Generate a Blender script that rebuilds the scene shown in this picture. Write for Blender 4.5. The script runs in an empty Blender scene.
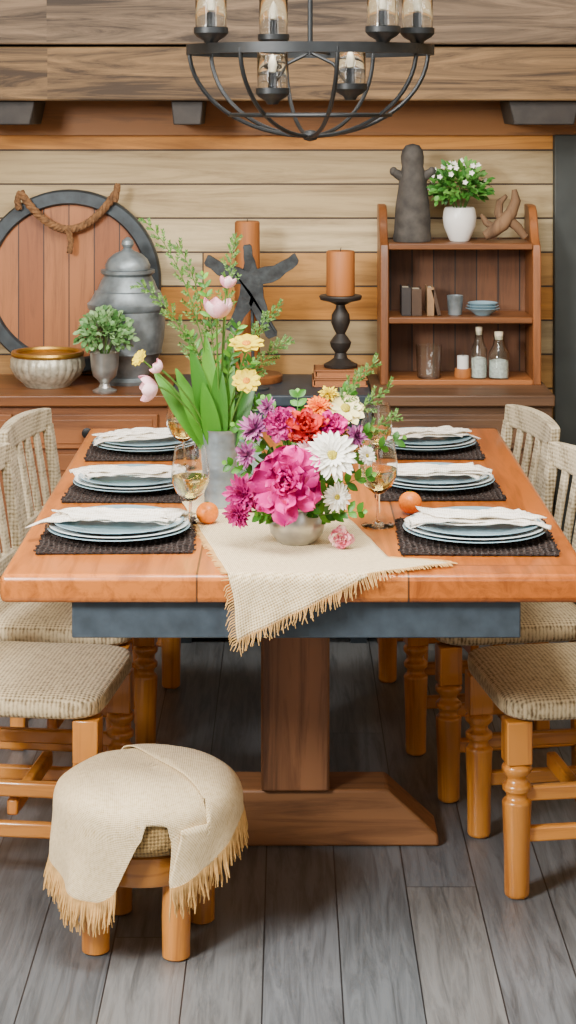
import bpy,bmesh,math,random
from math import sin,cos,pi,radians,sqrt
from mathutils import Vector,Matrix,noise
random.seed(7)
S=bpy.context.scene; C=S.collection
R=random.random
def U(a,b): return a+(b-a)*R()
# ---------------------------------------------------------------- materials
def lin(h):
    if isinstance(h,str):
        h=h.lstrip('#'); c=[int(h[i:i+2],16)/255 for i in (0,2,4)]
        return tuple([(x/12.92 if x<=.04045 else ((x+.055)/1.055)**2.4) for x in c]+[1])
    return tuple(h)+(1,) if len(h)==3 else h
def newmat(n):
    m=bpy.data.materials.new(n); m.use_nodes=True
    nt=m.node_tree; return m,nt,nt.nodes['Principled BSDF']
def N(nt,t,**k):
    n=nt.nodes.new(t)
    for a,b in k.items(): setattr(n,a,b)
    return n
def ramp(nt,cols,interp='LINEAR',pos=None):
    r=N(nt,'ShaderNodeValToRGB'); cr=r.color_ramp; cr.interpolation=interp
    n=len(cols)
    while len(cr.elements)<n: cr.elements.new(.5)
    for i,c in enumerate(cols):
        cr.elements[i].position=(pos[i] if pos else (i/(n-1) if interp=='LINEAR' else i/n)); cr.elements[i].color=lin(c)
    return r
def mth(nt,op,a,b=None,c=None):
    n=N(nt,'ShaderNodeMath',operation=op)
    for i,x in enumerate((a,b,c)):
        if x is None: continue
        if isinstance(x,(int,float)): n.inputs[i].default_value=x
        else: nt.links.new(x,n.inputs[i])
    return n.outputs[0]
def mixc(nt,mode,fac,a,b):
    n=N(nt,'ShaderNodeMix',data_type='RGBA',blend_type=mode)
    for i,x in ((0,fac),(6,a),(7,b)):
        if isinstance(x,(int,float)): n.inputs[i].default_value=x
        elif isinstance(x,tuple): n.inputs[i].default_value=x
        else: nt.links.new(x,n.inputs[i])
    return n.outputs[2]
def bump(nt,b,h,st=.3,dist=.002):
    n=N(nt,'ShaderNodeBump'); n.inputs['Strength'].default_value=st; n.inputs['Distance'].default_value=dist
    nt.links.new(h,n.inputs['Height']); nt.links.new(n.outputs[0],b.inputs['Normal'])
def simple(n,c,rough=.5,metal=0,var=.12,vscale=25,bst=0,spec=.5,coat=0,sheen=0):
    m,nt,b=newmat(n)
    tc=N(nt,'ShaderNodeTexCoord'); no=N(nt,'ShaderNodeTexNoise'); no.inputs['Scale'].default_value=vscale; no.inputs['Detail'].default_value=5
    nt.links.new(tc.outputs['Object'],no.inputs['Vector'])
    L=lin(c); d=tuple(x*(1-var*2) for x in L[:3])+(1,); l=tuple(min(1,x*(1+var*1.4)) for x in L[:3])+(1,)
    r=ramp(nt,[d,l],pos=[.3,.7]); nt.links.new(no.outputs[0],r.inputs[0]); nt.links.new(r.outputs[0],b.inputs['Base Color'])
    b.inputs['Roughness'].default_value=rough; b.inputs['Metallic'].default_value=metal
    b.inputs['Specular IOR Level'].default_value=spec; b.inputs['Coat Weight'].default_value=coat
    b.inputs['Sheen Weight'].default_value=sheen
    if bst: bump(nt,b,no.outputs[0],bst,.004)
    return m
def wood(n,c1,c2,axis='X',rough=.45,gs=45,coat=0,bst=.25,knots=True):
    m,nt,b=newmat(n)
    tc=N(nt,'ShaderNodeTexCoord'); mp=N(nt,'ShaderNodeMapping'); nt.links.new(tc.outputs['Object'],mp.inputs[0])
    sc=[gs,gs,gs]; sc['XYZ'.index(axis)]=gs*.06; mp.inputs['Scale'].default_value=sc
    no=N(nt,'ShaderNodeTexNoise'); no.inputs['Scale'].default_value=1; no.inputs['Detail'].default_value=7; no.inputs['Roughness'].default_value=.65; no.inputs['Distortion'].default_value=.6
    nt.links.new(mp.outputs[0],no.inputs['Vector'])
    r=ramp(nt,[c2,c1,c1],pos=[.28,.52,.8]); nt.links.new(no.outputs[0],r.inputs[0])
    n2=N(nt,'ShaderNodeTexNoise'); n2.inputs['Scale'].default_value=.12; n2.inputs['Detail'].default_value=2; nt.links.new(mp.outputs[0],n2.inputs['Vector'])
    r2=ramp(nt,['#a0a0a0','#ffffff'],pos=[.35,.65]); nt.links.new(n2.outputs[0],r2.inputs[0])
    col=mixc(nt,'MULTIPLY',.8,r.outputs[0],r2.outputs[0]); nt.links.new(col,b.inputs['Base Color'])
    b.inputs['Roughness'].default_value=rough; b.inputs['Coat Weight'].default_value=coat
    bump(nt,b,no.outputs[0],bst,.002); return m
def planks(n,ax,al,w,Ln,cols,rough=.55,gap=.03,off=0.,gs=40,dark=.35,grain=.75,bst=.35,gapc=(.02,.015,.012,1),gp=(.3,.55),warm=1,coat=0):
    m,nt,b=newmat(n)
    tc=N(nt,'ShaderNodeTexCoord'); sp=N(nt,'ShaderNodeSeparateXYZ'); nt.links.new(tc.outputs['Object'],sp.inputs[0])
    third=[q for q in 'XYZ' if q not in (ax,al)][0]
    a=mth(nt,'ADD',mth(nt,'DIVIDE',sp.outputs[ax],w),off); ia=mth(nt,'FLOOR',a); fa=mth(nt,'FRACT',a)
    wn=N(nt,'ShaderNodeTexWhiteNoise',noise_dimensions='1D'); nt.links.new(ia,wn.inputs['W'])
    l=mth(nt,'ADD',mth(nt,'DIVIDE',sp.outputs[al],Ln),mth(nt,'MULTIPLY',wn.outputs['Value'],7.3)); il=mth(nt,'FLOOR',l); fl=mth(nt,'FRACT',l)
    cv=N(nt,'ShaderNodeCombineXYZ'); nt.links.new(ia,cv.inputs[0]); nt.links.new(il,cv.inputs[1])
    w2=N(nt,'ShaderNodeTexWhiteNoise',noise_dimensions='3D'); nt.links.new(cv.outputs[0],w2.inputs['Vector'])
    base=ramp(nt,cols,'CONSTANT'); nt.links.new(w2.outputs['Value'],base.inputs[0])
    gv=N(nt,'ShaderNodeCombineXYZ')
    nt.links.new(mth(nt,'MULTIPLY',sp.outputs[ax],gs),gv.inputs[0])
    nt.links.new(mth(nt,'ADD',mth(nt,'MULTIPLY',sp.outputs[al],gs*.07),mth(nt,'MULTIPLY',w2.outputs['Value'],40)),gv.inputs[1])
    nt.links.new(mth(nt,'MULTIPLY',sp.outputs[third],gs),gv.inputs[2])
    no=N(nt,'ShaderNodeTexNoise'); no.inputs['Scale'].default_value=1; no.inputs['Detail'].default_value=8; no.inputs['Roughness'].default_value=.7; no.inputs['Distortion'].default_value=1.0
    nt.links.new(gv.outputs[0],no.inputs['Vector'])
    g=ramp(nt,[(dark,dark*(.9 if warm else 1),dark*(.82 if warm else 1.0),1),(1,1,1,1),(1.0,1.0,1.0,1)],pos=[gp[0],gp[1],.9]); nt.links.new(no.outputs[0],g.inputs[0])
    col=mixc(nt,'MULTIPLY',grain,base.outputs[0],g.outputs[0])
    e1=mth(nt,'MINIMUM',fa,mth(nt,'SUBTRACT',1,fa)); k1=mth(nt,'LESS_THAN',e1,gap)
    e2=mth(nt,'MULTIPLY',mth(nt,'MINIMUM',fl,mth(nt,'SUBTRACT',1,fl)),Ln/w); k2=mth(nt,'LESS_THAN',e2,gap*.8)
    k=mth(nt,'MAXIMUM',k1,k2)
    col=mixc(nt,'MIX',k,col,gapc); nt.links.new(col,b.inputs['Base Color'])
    b.inputs['Roughness'].default_value=rough; b.inputs['Coat Weight'].default_value=coat; b.inputs['Coat Roughness'].default_value=.2
    h=mth(nt,'SUBTRACT',mth(nt,'MULTIPLY',no.outputs[0],.5),k); bump(nt,b,h,bst,.004); return m
def weave(n,c1,c2,per=.008,rough=.9,bst=.6,noisy=.35,dirs='XYZ',attr=None,dist=1.2):
    m,nt,b=newmat(n)
    if attr: tco=N(nt,'ShaderNodeAttribute',attribute_name=attr).outputs['Vector']
    else: tco=N(nt,'ShaderNodeTexCoord').outputs['Object']
    sc=1/(per*3.18); outs=[]
    for d in dirs:
        wv=N(nt,'ShaderNodeTexWave',bands_direction=d); wv.inputs['Scale'].default_value=sc; wv.inputs['Distortion'].default_value=dist; wv.inputs['Detail Scale'].default_value=3
        nt.links.new(tco,wv.inputs['Vector']); outs.append(wv.outputs['Fac'])
    s=outs[0]
    for o in outs[1:]: s=mth(nt,'ADD',s,o)
    s=mth(nt,'DIVIDE',s,len(outs))
    no=N(nt,'ShaderNodeTexNoise'); no.inputs['Scale'].default_value=90; no.inputs['Detail'].default_value=4; nt.links.new(tco,no.inputs['Vector'])
    f=mth(nt,'ADD',mth(nt,'MULTIPLY',s,1-noisy),mth(nt,'MULTIPLY',no.outputs[0],noisy))
    r=ramp(nt,[c2,c1],pos=[.22,.6]); nt.links.new(f,r.inputs[0]); nt.links.new(r.outputs[0],b.inputs['Base Color'])
    b.inputs['Roughness'].default_value=rough; b.inputs['Specular IOR Level'].default_value=.15; b.inputs['Sheen Weight'].default_value=.1
    bump(nt,b,f,bst,.003); return m
def island(n,cols,rough=.5):
    m,nt,b=newmat(n); g=N(nt,'ShaderNodeNewGeometry'); r=ramp(nt,cols); nt.links.new(g.outputs['Random Per Island'],r.inputs[0])
    nt.links.new(r.outputs[0],b.inputs['Base Color']); b.inputs['Roughness'].default_value=rough; b.inputs['Specular IOR Level'].default_value=.3
    return m
def glassm(n,c=(1,1,1,1),rough=0.02,ior=1.45):
    m,nt,b=newmat(n); b.inputs['Base Color'].default_value=c; b.inputs['Roughness'].default_value=rough
    b.inputs['Transmission Weight'].default_value=1; b.inputs['IOR'].default_value=ior; return m
# ---------------------------------------------------------------- mesh builder
class MB:
    def __init__(s): s.v=[];s.f=[];s.mi=[];s.flat=None
    def add(s,vs,fs,m=0,M=None):
        o=len(s.v)
        for p in vs:
            p=Vector(p); s.v.append(tuple(M@p if M else p))
        for f in fs: s.f.append(tuple(i+o for i in f)); s.mi.append(m)
        return s
    def box(s,c,z,m=0,M=None):
        x,y,w=c; a,b,d=z[0]/2,z[1]/2,z[2]/2
        vs=[(x+i*a,y+j*b,w+k*d) for i in(-1,1) for j in(-1,1) for k in(-1,1)]
        return s.add(vs,[(0,1,3,2),(4,6,7,5),(0,4,5,1),(2,3,7,6),(0,2,6,4),(1,5,7,3)],m,M)
    def lathe(s,prof,c=(0,0,0),seg=32,m=0,M=None,fr=None):
        vs=[];fs=[];n=len(prof)
        for r,z in prof:
            for i in range(seg):
                t=2*pi*i/seg; q=fr(t,r,z) if fr else r
                vs.append((c[0]+q*cos(t),c[1]+q*sin(t),c[2]+z))
        for k in range(n-1):
            for i in range(seg):
                j=(i+1)%seg; fs.append((k*seg+i,k*seg+j,(k+1)*seg+j,(k+1)*seg+i))
        if prof[0][0]>1e-4: fs.append(tuple(range(seg))[::-1])
        if prof[-1][0]>1e-4: fs.append(tuple((n-1)*seg+i for i in range(seg)))
        return s.add(vs,fs,m,M)
    def tube(s,pts,r,seg=8,m=0,closed=False,M=None):
        P=[Vector(p) for p in pts]; n=len(P); rr=r if isinstance(r,(list,tuple)) else [r]*n
        up=None;vs=[];fs=[]
        for i in range(n):
            if closed: t=P[(i+1)%n]-P[i-1]
            else: t=P[min(i+1,n-1)]-P[max(i-1,0)]
            if t.length<1e-9: t=Vector((0,0,1))
            t.normalize()
            if up is None: up=Vector((0,0,1)) if abs(t.z)<.9 else Vector((1,0,0))
            a=t.cross(up)
            if a.length<1e-6: a=t.cross(Vector((.3,1,.2)))
            a.normalize(); b=a.cross(t); up=b
            for k in range(seg):
                q=2*pi*k/seg; vs.append(P[i]+(a*cos(q)+b*sin(q))*rr[i])
        for i in range(n if closed else n-1):
            j=(i+1)%n
            for k in range(seg):
                l=(k+1)%seg; fs.append((i*seg+k,i*seg+l,j*seg+l,j*seg+k))
        if not closed: fs.append(tuple(range(seg))[::-1]); fs.append(tuple((n-1)*seg+k for k in range(seg)))
        return s.add(vs,fs,m,M)
    def ell(s,c,r,seg=20,rings=12,m=0,e=1.,e2=1.,M=None,wob=0):
        def sg(x,p): return math.copysign(abs(x)**p,x)
        vs=[];fs=[]
        for i in range(rings+1):
            f=-pi/2+pi*i/rings
            for k in range(seg):
                t=2*pi*k/seg
                p=Vector((sg(cos(f),e)*sg(cos(t),e2),sg(cos(f),e)*sg(sin(t),e2),sg(sin(f),e)))
                q=1+wob*noise.noise(p*2.1+Vector(c)*9) if wob else 1
                vs.append((c[0]+r[0]*p.x*q,c[1]+r[1]*p.y*q,c[2]+r[2]*p.z*q))
        for i in range(rings):
            for k in range(seg):
                l=(k+1)%seg; fs.append((i*seg+k,i*seg+l,(i+1)*seg+l,(i+1)*seg+k))
        return s.add(vs,fs,m,M)
    def prism(s,poly,axis,a,b,m=0,M=None):
        n=len(poly)
        def mk(p,q): return {'X':(q,p[0],p[1]),'Y':(p[0],q,p[1]),'Z':(p[0],p[1],q)}[axis]
        vs=[mk(p,a) for p in poly]+[mk(p,b) for p in poly]
        fs=[tuple(range(n))[::-1],tuple(range(n,2*n))]+[(i,(i+1)%n,n+(i+1)%n,n+i) for i in range(n)]
        return s.add(vs,fs,m,M)
    def leaf(s,base,d,nrm,L,W,curl=.3,m=0,rows=5,V=.25):
        d=Vector(d).normalized(); nrm=Vector(nrm); sd=d.cross(nrm)
        if sd.length<1e-4: sd=d.cross(Vector((.3,.2,1)))
        sd.normalize(); nn=sd.cross(d).normalized(); p=Vector(base); vs=[];fs=[]
        for i in range(rows+1):
            t=i/rows; w=W*.5*max(.04,sin(pi*min(1,t*.93+.05))**.8); a=-curl*t
            dd=d*cos(a)+nn*sin(a)
            vs+= [p-sd*w+nn*w*V,p.copy(),p+sd*w+nn*w*V]; p=p+dd*(L/rows)
        for i in range(rows):
            k=i*3; fs+=[(k,k+1,k+4,k+3),(k+1,k+2,k+5,k+4)]
        return s.add(vs,fs,m)
    def petal(s,ang,L,W,e0,e1,r0,z0,rows=6,m=0,cup=.25,round_=.65,ruf=0):
        r,z=r0,z0;vs=[];fs=[]; ca,sa=cos(ang),sin(ang); ph=U(0,6)
        for i in range(rows+1):
            t=i/rows; e=e0+(e1-e0)*t
            if t<round_: w=.22+.78*sin(pi/2*t/round_)
            else: w=sqrt(max(.02,1-((t-round_)/(1-round_))**2))
            w*=W/2; nz=cos(e); nr=-sin(e)
            for c in(-1,-.5,0,.5,1):
                q=cup*w*(c*c)+ruf*L*t*t*sin(c*5+ph); rr=r+nr*q; zz=z+nz*q; y=c*w
                vs.append((rr*ca-y*sa,rr*sa+y*ca,zz))
            if i<rows: r+=cos(e)*L/rows; z+=sin(e)*L/rows
        for i in range(rows):
            for c in range(4):
                k=i*5+c; fs.append((k,k+1,k+6,k+5))
        return s.add(vs,fs,m)
    def obj(s,name,mats,parent=None,loc=None,bevel=0,bseg=2,label=None,cat=None,kind=None,group=None,solid=0,sub=0,recalc=True,ang=38,rot=None):
        me=bpy.data.meshes.new(name); me.from_pydata(s.v,[],s.f)
        if not isinstance(mats,(list,tuple)): mats=[mats]
        for m in mats: me.materials.append(m)
        me.polygons.foreach_set('material_index',s.mi)
        if s.flat:
            at=me.attributes.new('flat','FLOAT_VECTOR','POINT'); at.data.foreach_set('vector',[c for p in s.flat for c in p]); recalc=False
        if recalc:
            bm=bmesh.new(); bm.from_mesh(me); bmesh.ops.remove_doubles(bm,verts=bm.verts,dist=1e-5); bmesh.ops.recalc_face_normals(bm,faces=bm.faces); bm.to_mesh(me); bm.free()
        me.polygons.foreach_set('use_smooth',[True]*len(me.polygons))
        me.set_sharp_from_angle(angle=radians(ang)); me.update()
        o=bpy.data.objects.new(name,me); C.objects.link(o)
        if parent: o.parent=parent
        if loc: o.location=loc
        if rot: o.rotation_euler=rot
        if bevel:
            b=o.modifiers.new('b','BEVEL'); b.width=bevel; b.segments=bseg; b.limit_method='ANGLE'; b.angle_limit=radians(40)
        if solid:
            b=o.modifiers.new('s','SOLIDIFY'); b.thickness=solid; b.offset=1
        if sub:
            b=o.modifiers.new('u','SUBSURF'); b.levels=sub; b.render_levels=sub
        tag(o,label,cat,group,kind); return o
def tag(o,label=None,cat=None,group=None,kind=None):
    if label: o['label']=label
    if cat: o['category']=cat
    if group: o['group']=group
    if kind: o['kind']=kind
def thing(name,label,cat,loc=(0,0,0),group=None,rot=0):
    e=bpy.data.objects.new(name,None); e.empty_display_size=.05; C.objects.link(e); e.location=loc; e.rotation_euler=(0,0,rot)
    tag(e,label,cat,group); return e
def dup(root,loc,rot=0,scale=1,label=None):
    def rec(o,p):
        n=o.copy(); C.objects.link(n); n.parent=p
        for c in list(o.children): rec(c,n)
        return n
    n=rec(root,None); n.location=loc; n.rotation_euler=(0,0,rot); n.scale=(scale,)*3
    if label: n['label']=label
    return n
# ---------------------------------------------------------------- palettes
M_table=planks('table_oak','X','Y',.405,9,['#c46c24','#bc651f','#c87229'],rough=.30,gap=.005,off=.47,gs=26,dark=.40,grain=.88,bst=.12,gapc=(.10,.035,.01,1),coat=.35)
M_tedge=wood('table_wood','#946440','#5a361e','Z',gs=30,rough=.5)
M_foot=wood('table_foot_wood','#8f613b','#56341b','X',gs=30,rough=.5)
M_apron=simple('slate_paint','#3f4b55',.55,var=.15,vscale=30,bst=.1)
M_chair=wood('chair_wood','#de913a','#a05c26','Z',gs=35,rough=.28,coat=.4)
M_chairx=wood('chair_wood_rail','#de913a','#a05c26','X',gs=35,rough=.28,coat=.4)
M_seat=weave('rush_weave','#cbb893','#65533a',.009,bst=.8,dirs='XY',noisy=.5,dist=2)
M_back=weave('linen_slats','#d2c4a4','#78684a',.010,bst=.8,noisy=.5,dist=2)
M_burlap=weave('burlap','#f3dfb6','#bd9d64',.0042,bst=.55,noisy=.5,dirs='XY',attr='flat')
M_runner=weave('runner_burlap','#efdbb1','#aa8c5c',.0055,bst=.5,noisy=.45,dirs='XY',attr='flat')
M_cush=weave('cushion_burlap','#b3945f','#6a5434',.007,bst=.8)
M_fringe=simple('jute_fringe','#d2a562',.9,var=.15,vscale=60)
M_mat=weave('dark_rattan','#352b27','#050404',.012,bst=1,noisy=.45,dist=3)
M_plate=simple('glazed_plate','#d6e2e3',.2,var=.04,coat=.3)
M_plate2=simple('blue_glazed_plate','#8aa9b6',.22,var=.06,coat=.3)
M_nap=weave('linen_napkin','#f8f2e7','#cfc2ab',.005,bst=.25)
M_glass=glassm('clear_glass')
M_wine=glassm('white_wine',(1,.84,.32,1),0,1.33)
M_gal=simple('galvanised_metal','#8b98a0',.36,.5,var=.22,vscale=18,bst=.1)
M_silver=simple('brushed_silver','#b0b1ad',.3,.75,var=.12,vscale=30,bst=.1)
M_urn=simple('zinc_urn','#808a8e',.42,.45,var=.36,vscale=13,bst=.25)
M_gold=simple('brass_rim','#b58a3c',.35,.8)
M_iron=simple('black_iron','#1b1e20',.45,.4,var=.2)
M_stone=simple('dark_stone','#403c37',.8,0,var=.28,vscale=24,bst=.6)
M_dkwood=simple('ebonised_wood','#26211d',.55,0,var=.25,vscale=30,bst=.2)
M_candle=wood('amber_pillar','#b36d32','#7c4822','Z',gs=22,rough=.6)
M_orange=simple('orange_peel','#f5820a',.4,var=.06,vscale=200,bst=.2)
M_green=island('leaf_green',['#225412','#3f7a1c','#669e30'],.4)
M_dgreen=island('leaf_dark',['#24541c','#407a28','#689a44'])
M_sprig=island('sprig_green',['#2c5018','#4a6e26','#6a8a3c'])
M_stem=simple('stem_green','#467224',.5)
M_white=simple('white_ceramic','#e4e2dc',.3,var=.03,coat=.2)
M_blue=simple('pale_blue_ceramic','#a8cdd0',.3,var=.05,coat=.3)
M_drift=wood('driftwood','#7f6043','#4a3424','Z',gs=40,rough=.85)
M_bookc=wood('terracotta_cover','#a3663a','#744522','X',gs=30)
M_paper=simple('paper_edges','#d9ccb0',.9)
# ---------------------------------------------------------------- structure
def struct(mb,name,mat,**k): return mb.obj(name,mat,kind='structure',**k)
M_floor=planks('floor_planks','X','Y',.148,2.6,['#676c70','#707477','#5e6367','#757676','#696d71','#6d6f70'],rough=.36,gap=.010,off=.32,gs=44,dark=.34,grain=.9,bst=.4,gapc=(.016,.016,.017,1),gp=(.32,.58),warm=0)
M_wall=planks('wall_planks','Z','X',.112,7.0,['#c9b287','#b9742f','#b39b70','#c58433','#cdb78c','#bb8a4a'],rough=.65,gap=.028,off=.62,gs=17,dark=.42,grain=.85,gapc=(.045,.027,.014,1),gp=(.34,.58))
M_side=planks('side_planks','Z','Y',.12,4,['#c0a67c','#bd9a68','#b39a72'],rough=.7,gs=30)
M_ceil=planks('ceiling_planks','Y','X',.15,2.4,['#cbbda2','#c0b095','#d0c2a8'],rough=.8)
M_beam=planks('beam_wood','Z','X',1.0,9,['#6d5a45','#725e48'],gap=.0,gs=20,dark=.14,grain=.97,rough=.75,bst=1,gp=(.40,.62))
M_beam2=planks('beam_wood_low','Z','X',1.0,9,['#836740','#7b5f3c'],gap=.0,gs=20,dark=.14,grain=.97,rough=.75,bst=1,gp=(.40,.62))
M_reces=wood('recess_wood','#966028','#583716','X',gs=25,rough=.6)
M_joist=simple('dark_joist','#2a2521',.7,var=.2,bst=.2)
M_door=simple('slate_door','#343937',.6,var=.12,vscale=8)
struct(MB().box((0,2.95,-.025),(4.6,6.9,.05)),'floor',M_floor)
struct(MB().box((0,6.3,1.3),(4.6,.1,2.6)),'wall_back',M_wall)
struct(MB().box((-2.25,2.9,1.3),(.1,6.7,2.6)),'wall_left',M_side)
struct(MB().box((2.25,2.9,1.3),(.1,6.7,2.6)),'wall_right',M_side)
struct(MB().box((0,2.95,2.63),(4.6,6.9,.06)),'ceiling',M_ceil)
struct(MB().box((0,6.03,1.744),(4.4,.26,.168)),'trim_1',M_beam2,bevel=.006)
struct(MB().box((0,6.02,1.96),(4.4,.28,.25)),'trim_2',M_beam,bevel=.006)
struct(MB().box((0,6.235,1.604),(4.4,.03,.112)),'trim_3',M_reces)
i=4
for x in (-.9,-.315,.80):
    w_=.10 if abs(x)<.5 else .22
    struct(MB().prism([(x-w_/2,1.66),(x+w_/2,1.66),(x+w_/2*.85,1.585),(x-w_/2*.85,1.585)],'Y',5.93,6.21),'trim_%d'%i,M_joist,bevel=.004); i+=1
d=thing('door_1',None,None,(0,0,0)); tag(d,kind='structure')
mb=MB().box((1.305,6.225,.775),(.87,.05,1.55)); 
for zz in (.4,1.1): mb.box((1.32,6.195,zz),(.62,.015,.5))
mb.obj('door_panel',M_door,d,bevel=.004)
MB().lathe([(0,0),(.02,.004),(.025,.02),(.012,.035),(.01,.05),(0,.05)],M=Matrix.Translation((.97,6.16,.8))@Matrix.Rotation(-pi/2,4,'X')).obj('door_knob',M_iron,d)
# ---------------------------------------------------------------- dining table
XC=.016
T=thing('dining_table','orange-brown wooden trestle table with slate-painted apron','table',(XC,4.455,0))
MB().box((0,0,.7225),(1.135,1.65,.055)).obj('table_top',M_table,T,bevel=.012,bseg=3)
mb=MB()
for x,y,w,t in [(0,-.78,.865,.03),(0,.76,.865,.03)]: mb.box((x,y,.658),(w,t,.074))
for x in (-.42,.42): mb.box((x,-.01,.658),(.03,1.52,.074))
mb.obj('apron',M_apron,T,bevel=.003)
MB().box((0,-.20,.372),(.152,.1,.49)).obj('post',M_tedge,T,bevel=.006)
MB().box((0,.42,.372),(.12,.1,.49)).obj('post',M_tedge,T,bevel=.006)
MB().prism([(-.315,0),(.32,0),(.318,.025),(.205,.127),(-.205,.127),(-.315,.03)],'Y',-.235,-.115).obj('foot',M_foot,T,bevel=.006)
MB().prism([(-.06,0),(.06,0),(.06,.1),(-.06,.1)],'Y',-.115,.55).obj('foot',M_tedge,T,bevel=.004)
# ---------------------------------------------------------------- chairs
def chair():
    c=thing('dining_chair','orange wooden dining chair with woven rush seat','chair',(0,0,0),'dining chairs around the table')
    MB().ell((0,0,.396),(.198,.211,.032),56,18,e=.5,e2=.3).obj('seat',M_seat,c)
    prof=[(.020,0),(.026,.006),(.027,.10),(.030,.18),(.031,.2),(.022,.208),(.022,.216),(.030,.224),(.031,.234),(.021,.242),(.020,.25),(.031,.262),(.032,.272),(.024,.28)]
    for y in(-.165,.165):
        mb=MB().lathe(prof,(.165,y,0),24); mb.box((.165,y,.325),(.054,.054,.09)); mb.obj('leg',M_chair,c,bevel=.003)
        MB().prism([(-.185,0),(-.145,0),(-.135,.365),(-.18,.365)],'Y',y-.02,y+.02).obj('leg',M_chair,c,bevel=.006)
    for y in(-.165,.165):
        for z in(.13,.215): MB().box((.0,y,z),(.30,.02,.032)).obj('stretcher',M_chairx,c,bevel=.005)
    MB().box((0,0,.17),(.024,.31,.034)).obj('stretcher',M_chair,c,bevel=.005)
    def bx(z): return -.158-.055*((z-.36)/.43)**1.3 if z>.36 else -.158
    mb=MB()
    for y in(-.188,.188):
        vs=[];fs=[]
        for k in range(9):
            z=.36+.37*k/8; x=bx(z)
            for a,b in((-1,-1),(1,-1),(1,1),(-1,1)): vs.append((x+b*.013,y+a*.019,z))
        for k in range(8):
            for j in range(4): a=k*4+j;b=k*4+(j+1)%4; fs.append((a,b,b+4,a+4))
        mb.add(vs,fs)
    def rail(z0,h,bow,th=.026):
        vs=[];fs=[];n=14
        for k in range(n+1):
            y=-.210+.42*k/n; q=1-(y/.210)**2; x=bx(z0+h/2)-bow*q; tp=z0+h*(.84+.16*q) 
            vs+=[(x-th/2,y,z0),(x+th/2,y,z0),(x+th/2-.004,y,tp),(x-th/2-.004,y,tp)]
        for k in range(n):
            for j in range(4): a=k*4+j;b=k*4+(j+1)%4; fs.append((a,b,b+4,a+4))
        fs+=[(0,1,2,3),(n*4+3,n*4+2,n*4+1,n*4)]
        mb.add(vs,fs)
    rail(.715,.070,.02); rail(.475,.04,.012)
    for y in(-.112,-.038,.038,.112):
        vs=[];fs=[]
        for k in range(7):
            z=.50+.22*k/6; q=1-(y/.21)**2; x=bx(z)-(.012+.008*k/6)*q
            for a,b in((-1,-1),(1,-1),(1,1),(-1,1)): vs.append((x+b*.007,y+a*.017,z))
        for k in range(6):
            for j in range(4): a=k*4+j;b=k*4+(j+1)%4; fs.append((a,b,b+4,a+4))
        mb.add(vs,fs)
    mb.obj('backrest',M_back,c,bevel=.004)
    return c
ch=chair(); ch.location=(.617,4.144,0); ch.rotation_euler=(0,0,pi+.14)
for x,y,r in ((.515,4.69,pi+.17),(.478,5.30,pi+.19),(-.562,4.15,-.12),(-.545,4.68,-.12),(-.52,5.24,-.16)): dup(ch,(x,y,0),r)
# ---------------------------------------------------------------- stool with throw
st=thing('footstool','round wooden stool with burlap cushion beside the table','stool',(-.281,3.78,0))
for a in(-58,-140,30,122):
    x,y=.122*cos(radians(a)),.122*sin(radians(a))
    MB().lathe([(.022,0),(.027,.004),(.028,.08),(.026,.16),(.024,.19)],(x,y,0),24).obj('leg',M_chair,st)
MB().lathe([(0,.15),(.145,.15),(.148,.155),(.148,.205),(.14,.21),(0,.21)],seg=48).obj('frame',M_chairx,st)
RC,ZC,CC=.177,.258,.064
EX=.66
MB().ell((0,0,ZC),(RC,RC,CC),64,24,e=EX).obj('cushion',M_cush,st)
th=thing('throw_blanket','cream burlap throw with fringed ends draped over the stool','blanket',(-.281,3.78,0))
def ss(x,a,b):
    t=max(0,min(1,(x-a)/(b-a))); return t*t*(3-2*t)
def masks(t):
    t=t%360
    left=ss(t,150,180)*(1-ss(t,264,274))
    q=(t+90)%360
    right=ss(q,16,26)*(1-ss(q,120,150))
    back=ss(t,50,70)*(1-ss(t,160,180))
    return left,right,back,q
def H(t):
    l,r,b,q=masks(t)
    return .012+l*(.068+.050*ss(t%360,180,256)-.03*ss(t%360,256,272))+r*(.002+.078*(1-ss(q,26,84)))+.03*b
def SE(t):
    l,r,b,q=masks(t); m=min(1,l+r+b); return 2*m+.93*(1-m)
def pos(t,s,e,Hh):
    if s<=1:
        tr=radians(t)
        f=s*pi/2; rho=(RC+e)*sin(f)**EX; z=ZC+(CC+e)*max(0,cos(f))**EX
        wv=cos(radians(t)-.5)*rho
        z+=abs(noise.noise(Vector((cos(tr)*rho*9,sin(tr)*rho*9,e*50))))*.010+.0035*abs(sin(wv*24+2*noise.noise(Vector((cos(tr)*rho*6,sin(tr)*rho*6,3)))))*s
    else:
        h=(s-1)*Hh; k=95 if (230<(t%360) or (t%360)<20) else 95*ss(t%360,180,230)
        tr=radians(t-k*h)
        rho=RC+e+.002*h+(.5+.5*sin(tr*8+1.5*cos(tr*3)))*.12*h+.005*noise.noise(Vector((tr*4,h*12,e*9)))*min(1,h*20); z=ZC-h
    return (rho*cos(tr),rho*sin(tr),z)
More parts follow.
